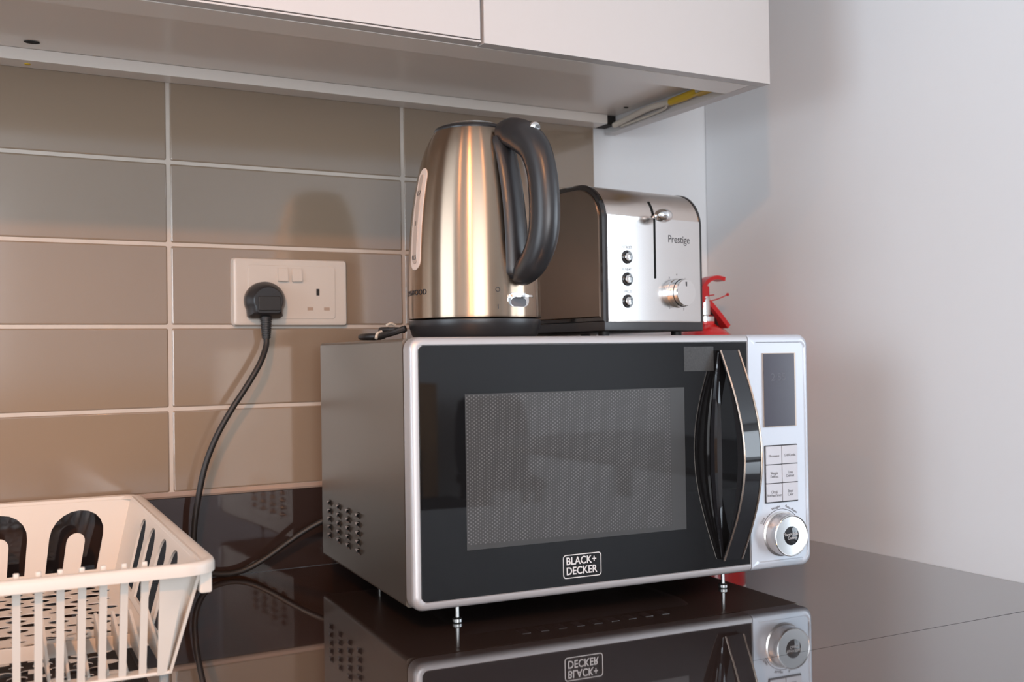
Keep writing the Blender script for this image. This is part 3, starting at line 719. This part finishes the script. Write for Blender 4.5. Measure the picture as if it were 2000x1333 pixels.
# ------------------------------------------------------------------ fire extinguisher
fe = thing('fire_extinguisher', (0.757, -0.100, 0), 0, 'small red fire extinguisher standing in the corner behind the microwave', 'fire extinguisher')
bm = bmesh.new(); lathe(bm, [(0.050, 0.0), (0.054, 0.002), (0.055, 0.010), (0.055, 0.262), (0.0535, 0.276), (0.0490, 0.288), (0.0420, 0.298), (0.0330, 0.306), (0.022, 0.312), (0.0165, 0.316), (0.016, 0.322)], seg=64); meshobj('cylinder', bm, 'red', fe)
bm = bmesh.new(); lathe(bm, [(0.0553, 0.07), (0.0554, 0.072), (0.0554, 0.20), (0.0553, 0.202)], seg=64)
bmesh.ops.delete(bm, geom=[f for f in bm.faces if f.calc_center_median().y > -0.01 or len(f.verts) > 4], context='FACES'); meshobj('instruction_label', bm, mat('label_white', (0.7, 0.68, 0.66), 0.4), fe)
bm = bmesh.new(); lathe(bm, [(0.0562, 0.0), (0.0562, 0.022), (0.0552, 0.024)], seg=48); meshobj('base_ring', bm, 'blackmatt', fe)
bm = bmesh.new(); lathe(bm, [(0.0145, 0.318), (0.0165, 0.320), (0.0165, 0.327), (0.011, 0.330), (0.011, 0.352), (0.009, 0.358)], seg=32); vl = meshobj('valve', bm, 'chrome', fe)
def strap(path, w, t, n=6):
    bm = bmesh.new(); P = smoothpath([(x, 0, z) for x, z in path], n); L = []
    for i, p in enumerate(P):
        d = (P[min(i + 1, len(P) - 1)] - P[max(i - 1, 0)]).normalized(); q = Vector((-d.z, 0, d.x)) * t / 2
        L.append([p + q + Vector((0, -w / 2, 0)), p + q + Vector((0, w / 2, 0)), p - q + Vector((0, w / 2, 0)), p - q + Vector((0, -w / 2, 0))])
    loft(bm, L); bmesh.ops.bevel(bm, geom=[e for e in bm.edges if e.calc_length() > 0.004 or True][:0] or [], offset=0.0005) if False else None
    return bm
meshobj('carry_handle', strap([(-0.010, 0.352), (0.002, 0.350), (0.012, 0.342), (0.026, 0.328), (0.037, 0.316), (0.041, 0.312)], 0.020, 0.007), 'reddark', fe, angle=50)
meshobj('squeeze_lever', strap([(-0.012, 0.358), (-0.006, 0.371), (0.004, 0.381), (0.018, 0.386), (0.035, 0.384)], 0.020, 0.006), 'reddark', fe, angle=50)
bm = bmesh.new(); box(bm, -0.014, 0.006, -0.009, 0.009, 0.338, 0.374, bev=0.003)
meshobj('lever_bracket', bm, 'reddark', fe)
bm = bmesh.new(); tube(bm, [(0.004, -0.010, 0.350), (0.020, -0.011, 0.354), (0.036, -0.012, 0.360)], 0.0009, seg=8); bmesh.ops.create_icosphere(bm, subdivisions=2, radius=0.0026, matrix=Matrix.Translation((0.037, -0.012, 0.3605)))
tube(bm, [(0.004, -0.006, 0.3585), (0.016, -0.006, 0.3600)], 0.0009, seg=8)
meshobj('safety_pin', bm, 'reddark', fe)
bm = bmesh.new(); tube(bm, [(0.010, 0.0, 0.342), (0.022, 0.004, 0.330), (0.040, 0.012, 0.306), (0.057, 0.014, 0.285), (0.0605, 0.012, 0.25), (0.0605, 0.01, 0.15), (0.0605, 0.01, 0.06)], 0.0042, seg=12); meshobj('hose', bm, 'blackmatt', fe)

# ------------------------------------------------------------------ dish rack
dk = thing('dish_rack', (-0.040, -0.018, 0), -0.040, 'white plastic dish rack with arched side openings beside the hanging cable', 'dish rack')
RW, RD, RH = 0.372, 0.487, 0.1150     # rim size
FB, ZF = 0.0, 0.022
# rim-inner / bottom corners (local): top walls at inset .011; bottom insets
T_ = dict(x1=-0.011, x0=-RW + 0.011, y1=-0.011, y0=-RD + 0.011)
B_ = dict(x1=-0.0345, x0=-RW + 0.0345, y1=-0.034, y0=-0.454)
def lerp(a, b, t): return a + (b - a) * t
def wallmap(side, th_):
    """u 0..1 along, v height; gives the slanted wall"""
    def f(u, v, t):
        s = (v - ZF) / (RH - ZF)
        x0, x1, y0, y1 = (lerp(B_[k], T_[k], s) for k in ('x0', 'x1', 'y0', 'y1'))
        if side == 'right': return (x1 + t, lerp(y0, y1, u / 0.43), v)
        if side == 'left': return (x0 + t, lerp(y0, y1, u / 0.43), v)
        if side == 'back': return (lerp(x0, x1, u / 0.33), y1 + t, v)
        if side == 'front': return (lerp(x0, x1, u / 0.33), y0 + t, v)
    return f
def arch(cx, zb, zt, w, tw=None, tz=None):
    """arched hole, optionally with a rounded tongue standing in it"""
    out = []; r_ = w / 2; n = 10
    out.append((cx - r_, zb))
    for k in range(n + 1): a = math.pi - math.pi * k / n; out.append((cx + r_ * math.cos(a), zt - r_ + r_ * math.sin(a)))
    out.append((cx + r_, zb))
    if tw:
        q = tw / 2
        out.append((cx + q, zb))
        for k in range(n + 1): a = math.pi * k / n; out.append((cx + q * math.cos(a), tz - q + q * math.sin(a)))
        out.append((cx - q, zb))
    return out
def wrect(L_): return [(0, ZF)] + [(L_ * k / 12, ZF) for k in range(1, 12)] + [(L_, ZF), (L_, RH - 0.001)] + [(L_ * k / 12, RH - 0.001) for k in range(11, 0, -1)] + [(0, RH - 0.001)]
holes = [arch(0.33 * (1 - (0.0745 + 0.0800 * k - 0.023) / 0.326), 0.034, 0.1015, 0.058, 0.020, 0.0760) for k in range(4)]
meshobj('back_wall', sheet(wrect(0.33), holes, 0.0024, wallmap('back', 0)), 'plastic', dk, angle=25)
def side_holes():
    return [arch(0.43 - d, 0.034, 0.1050, 0.044) for d in (0.1304, 0.1956, 0.2654, 0.3274)] 
meshobj('side_wall', sheet(wrect(0.43), side_holes(), 0.0024, wallmap('right', 0)), 'plastic', dk, angle=25)
meshobj('side_wall', sheet(wrect(0.43), side_holes(), 0.0024, wallmap('left', 0)), 'plastic', dk, angle=25)
# rim: a rounded rolled lip all round
bm = bmesh.new(); L = []
for d, z in ((0.0100, RH - 0.004), (0.0015, RH - 0.0095), (0.0, RH - 0.0100), (0.0, RH - 0.0035), (0.0012, RH - 0.0008), (0.0045, RH), (0.0110, RH - 0.0012), (0.0135, RH - 0.0045), (0.0125, RH - 0.0050)):
    L.append([(x, y, z) for x, y in rrect(-RW + d, -d, -RD + d, -d, max(0.004, 0.026 - d), 8)])
L.append(L[0]); loft(bm, L, False, False); bmesh.ops.remove_doubles(bm, verts=bm.verts, dist=1e-6)
meshobj('rim', bm, 'plastic', dk, angle=60)
# front: bars between rim and bottom lip
NB = 18
fm = wallmap('front', 0)
for k in range(NB):
    xb = -0.0556 - 0.01518 * k
    a = Vector((xb, B_['y0'] + 0.0015, ZF + 0.003)); b = Vector((xb, T_['y0'] - 0.001, RH - 0.002))
    bm = bmesh.new(); w_ = 0.0028
    L = []
    for p, q in ((a, w_), (b, w_)):
        L.append([p + Vector((-q, -0.0018, 0)), p + Vector((q, -0.0018, 0)), p + Vector((q, 0.0018, 0)), p + Vector((-q, 0.0018, 0))])
    loft(bm, L)
    if k % 1 == 0:
        box(bm, b.x - 0.0020, b.x + 0.0020, b.y + 0.0015, b.y + 0.0045, RH - 0.004, RH + 0.0028, bev=0.0008)
    meshobj('bar', bm, 'plastic', dk, angle=30)
# solid corner pieces of the front
for sg, side in ((1, 'right'), (-1, 'left')):
    bm = bmesh.new(); L = []
    for z in (ZF - 0.0, ZF + 0.004, 0.045, 0.07, 0.088, RH - 0.003):
        s = (z - ZF) / (RH - ZF); x1 = lerp(B_['x1'], T_['x1'], s); y0 = lerp(B_['y0'], T_['y0'], s)
        if side == 'left': x1 = lerp(B_['x0'], T_['x0'], s)
        xi = (-0.0445 if sg == 1 else -RW + 0.0445); wd = (x1 - xi)
        c_ = [(xi, y0 - 0.0015), (x1 - wd * .35, y0 - 0.0010), (x1 + 0.0008 * sg, y0 + 0.0085), (x1 + 0.0014 * sg, y0 + 0.050), (x1 - 0.0012 * sg, y0 + 0.050), (x1 - 0.002 * sg, y0 + 0.0098), (x1 - wd * .38, y0 + 0.0012), (xi, y0 + 0.001)]
        L.append([(x, y, z) for x, y in c_])
    loft(bm, L)
    meshobj('front_corner', bm, 'plastic', dk, angle=40)
    # hook lug below the rim
    bm = bmesh.new(); xx = -0.004 if sg == 1 else -RW + 0.004
    box(bm, min(xx, xx - 0.010 * sg), max(xx, xx - 0.010 * sg), -RD + 0.013, -RD + 0.05, 0.0875, RH - 0.006, bev=0.002)
    meshobj('lug', bm, 'plastic', dk)
# floor with holes (rear), ribs and bottom lip (front)
fx0, fx1, fy0, fy1 = B_['x0'], B_['x1'], -0.345, B_['y1']
holes = []
random.seed(7)
iy = 0; y = fy0 + 0.014
while y < fy1 - 0.012:
    x = fx0 + 0.016 + (0.012 if iy % 2 else 0); ix = 0
    while x < fx1 - 0.012:
        if (ix + 2 * iy) % 3: rx, ry = 0.0095, 0.0085
        else: rx, ry = 0.0070, 0.0055
        holes.append([(x + rx * math.cos(2 * math.pi * k / 14), y + ry * math.sin(2 * math.pi * k / 14)) for k in range(14)])
        x += 0.0240; ix += 1
    y += 0.0205; iy += 1
meshobj('floor_plate', sheet([(fx0, fy0), (fx1, fy0), (fx1, fy1), (fx0, fy1)], holes, 0.0010, lambda u, v, t: (u, v, ZF + 0.0055 + t + 0.010 * max(0, 1 - (v - fy0) / .02) * 0)), 'plastic', dk, angle=25)
meshobj('front_lip', bx(fx0, fx1, B_['y0'] - 0.0015, B_['y0'] + 0.013, ZF - 0.0, ZF + 0.0030, bev=0.001), 'plastic', dk)
meshobj('floor_edge', bx(fx0, fx1, fy0 - 0.0015, fy0 + 0.0010, ZF - 0.0030, ZF + 0.0095, bev=0.0006), 'plastic', dk)
for k in range(7):
    x = fx1 - 0.003 - k * 0.0143
    bm = bmesh.new()
    L = [[(x + s, y, z) for y, z in ((B_['y0'] + 0.010, ZF + 0.001), (B_['y0'] + 0.010, ZF + 0.004), (fy0 + 0.004, ZF + 0.030), (fy0 + 0.012, ZF + 0.029), (fy0 + 0.012, ZF + 0.006), (fy0, ZF + 0.001))] for s in (-0.0011, 0.0011)]
    loft(bm, L); meshobj('rib', bm, 'plastic', dk, angle=25)
for fx, fy in ((fx1 - 0.004, B_['y0'] + 0.006), (fx0 + 0.004, B_['y0'] + 0.006), (fx1 - 0.004, fy1 - 0.006), (fx0 + 0.004, fy1 - 0.006)):
    bm = bmesh.new(); lathe(bm, [(0.0025, 0.0), (0.0035, 0.002), (0.0040, ZF + 0.003)], (fx, fy), 12); meshobj('foot', bm, mat('clear_grey_foot', (0.25, 0.25, 0.24), 0.2), dk)

# ------------------------------------------------------------------ the room behind the camera (seen in the reflections)
DT = Vector((2.25, -3.45, FL)); da = math.atan2(2.2, 0.42) - math.pi / 2
dt = thing('dining_table', DT, da, 'black dining table mirrored in the microwave door', 'table')
meshobj('table_top', bx(-0.5, 0.5, -1.1, 1.1, 0.72, 0.75, bev=0.004), 'darkwood', dt)
for sx in (-1, 1):
    for sy in (-1, 1): meshobj('leg', bx(sx * 0.44 - 0.03, sx * 0.44 + 0.03, sy * 1.02 - 0.03, sy * 1.02 + 0.03, 0, 0.719), 'darkwood', dt)
def chair(x, y, a, label):
    c = thing('dining_chair', (x, y, FL), a, label, 'chair', 'dining chairs behind the camera')
    meshobj('seat', bx(-0.22, 0.22, -0.22, 0.22, 0.43, 0.49, bev=0.02, seg=3), 'navy', c)
    bm = bmesh.new(); L = []
    for z, y_, w_ in ((0.44, 0.20, 0.20), (0.60, 0.225, 0.22), (0.80, 0.25, 0.21), (0.90, 0.262, 0.19), (0.93, 0.266, 0.14)):
        L.append([(-w_, y_ - 0.018, z), (0, y_ + 0.004, z), (w_, y_ - 0.018, z), (w_, y_ + 0.022, z), (0, y_ + 0.042, z), (-w_, y_ + 0.022, z)])
    loft(bm, L); meshobj('backrest', bm, 'navy', c, angle=60)
    for sx in (-1, 1):
        for sy in (-1, 1):
            bm = bmesh.new(); tube(bm, [(sx * 0.19, sy * 0.19, 0), (sx * 0.18, sy * 0.18, 0.44)], [0.012, 0.02], seg=10, smooth=False); meshobj('leg', bm, 'darkwood', c)
chair(1.30, -4.10, R(75), 'charcoal dining chair at the left side of the black dining table')
chair(1.95, -5.0, R(190), 'charcoal dining chair at the rear end of the black dining table')
chair(3.15, -3.0, R(-100), 'charcoal dining chair between the black table and the side window')
sb = thing('reflector', (0.55, -5.26, FL), 0, 'oak sideboard added behind the camera to warm the tile reflections', 'reflector')  # invented oak piece, gives the lower tiles something warm to reflect
meshobj('cabinet_body', bx(-1.05, 1.05, -0.22, 0.22, 0.06, 1.02, bev=0.004), mat('oak', (0.50, 0.27, 0.11), 0.4, noise=0.15, nscale=6), sb)
for k in range(3):
    d_ = meshobj('door', bx(-1.03 + k * 0.69, -0.36 + k * 0.69, 0.22, 0.238, 0.08, 1.0, bev=0.002), bpy.data.materials['oak'], sb)
    meshobj('handle', bx(-0.46 + k * 0.69, -0.44 + k * 0.69, 0.238, 0.26, 0.5, 0.66, bev=0.004), 'black', d_)
meshobj('plinth', bx(-1.0, 1.0, -0.18, 0.18, 0, 0.06), 'darkwood', sb)
for i, (x, y, pw) in enumerate(SPOTS):
    d = thing('downlight', (x, y, CE), 0, ('round recessed ceiling downlight left of the camera', 'round recessed ceiling downlight above the right half of the worktops', 'round recessed ceiling downlight behind the camera, over the room', 'round recessed ceiling downlight over the dining table')[i], 'ceiling light', 'recessed downlights')
    bm = bmesh.new(); lathe(bm, [(0.045, -0.001), (0.046, -0.006), (0.058, -0.007), (0.060, -0.001)], seg=40); 
    meshobj('trim_ring', bm, 'whiteframe', d)
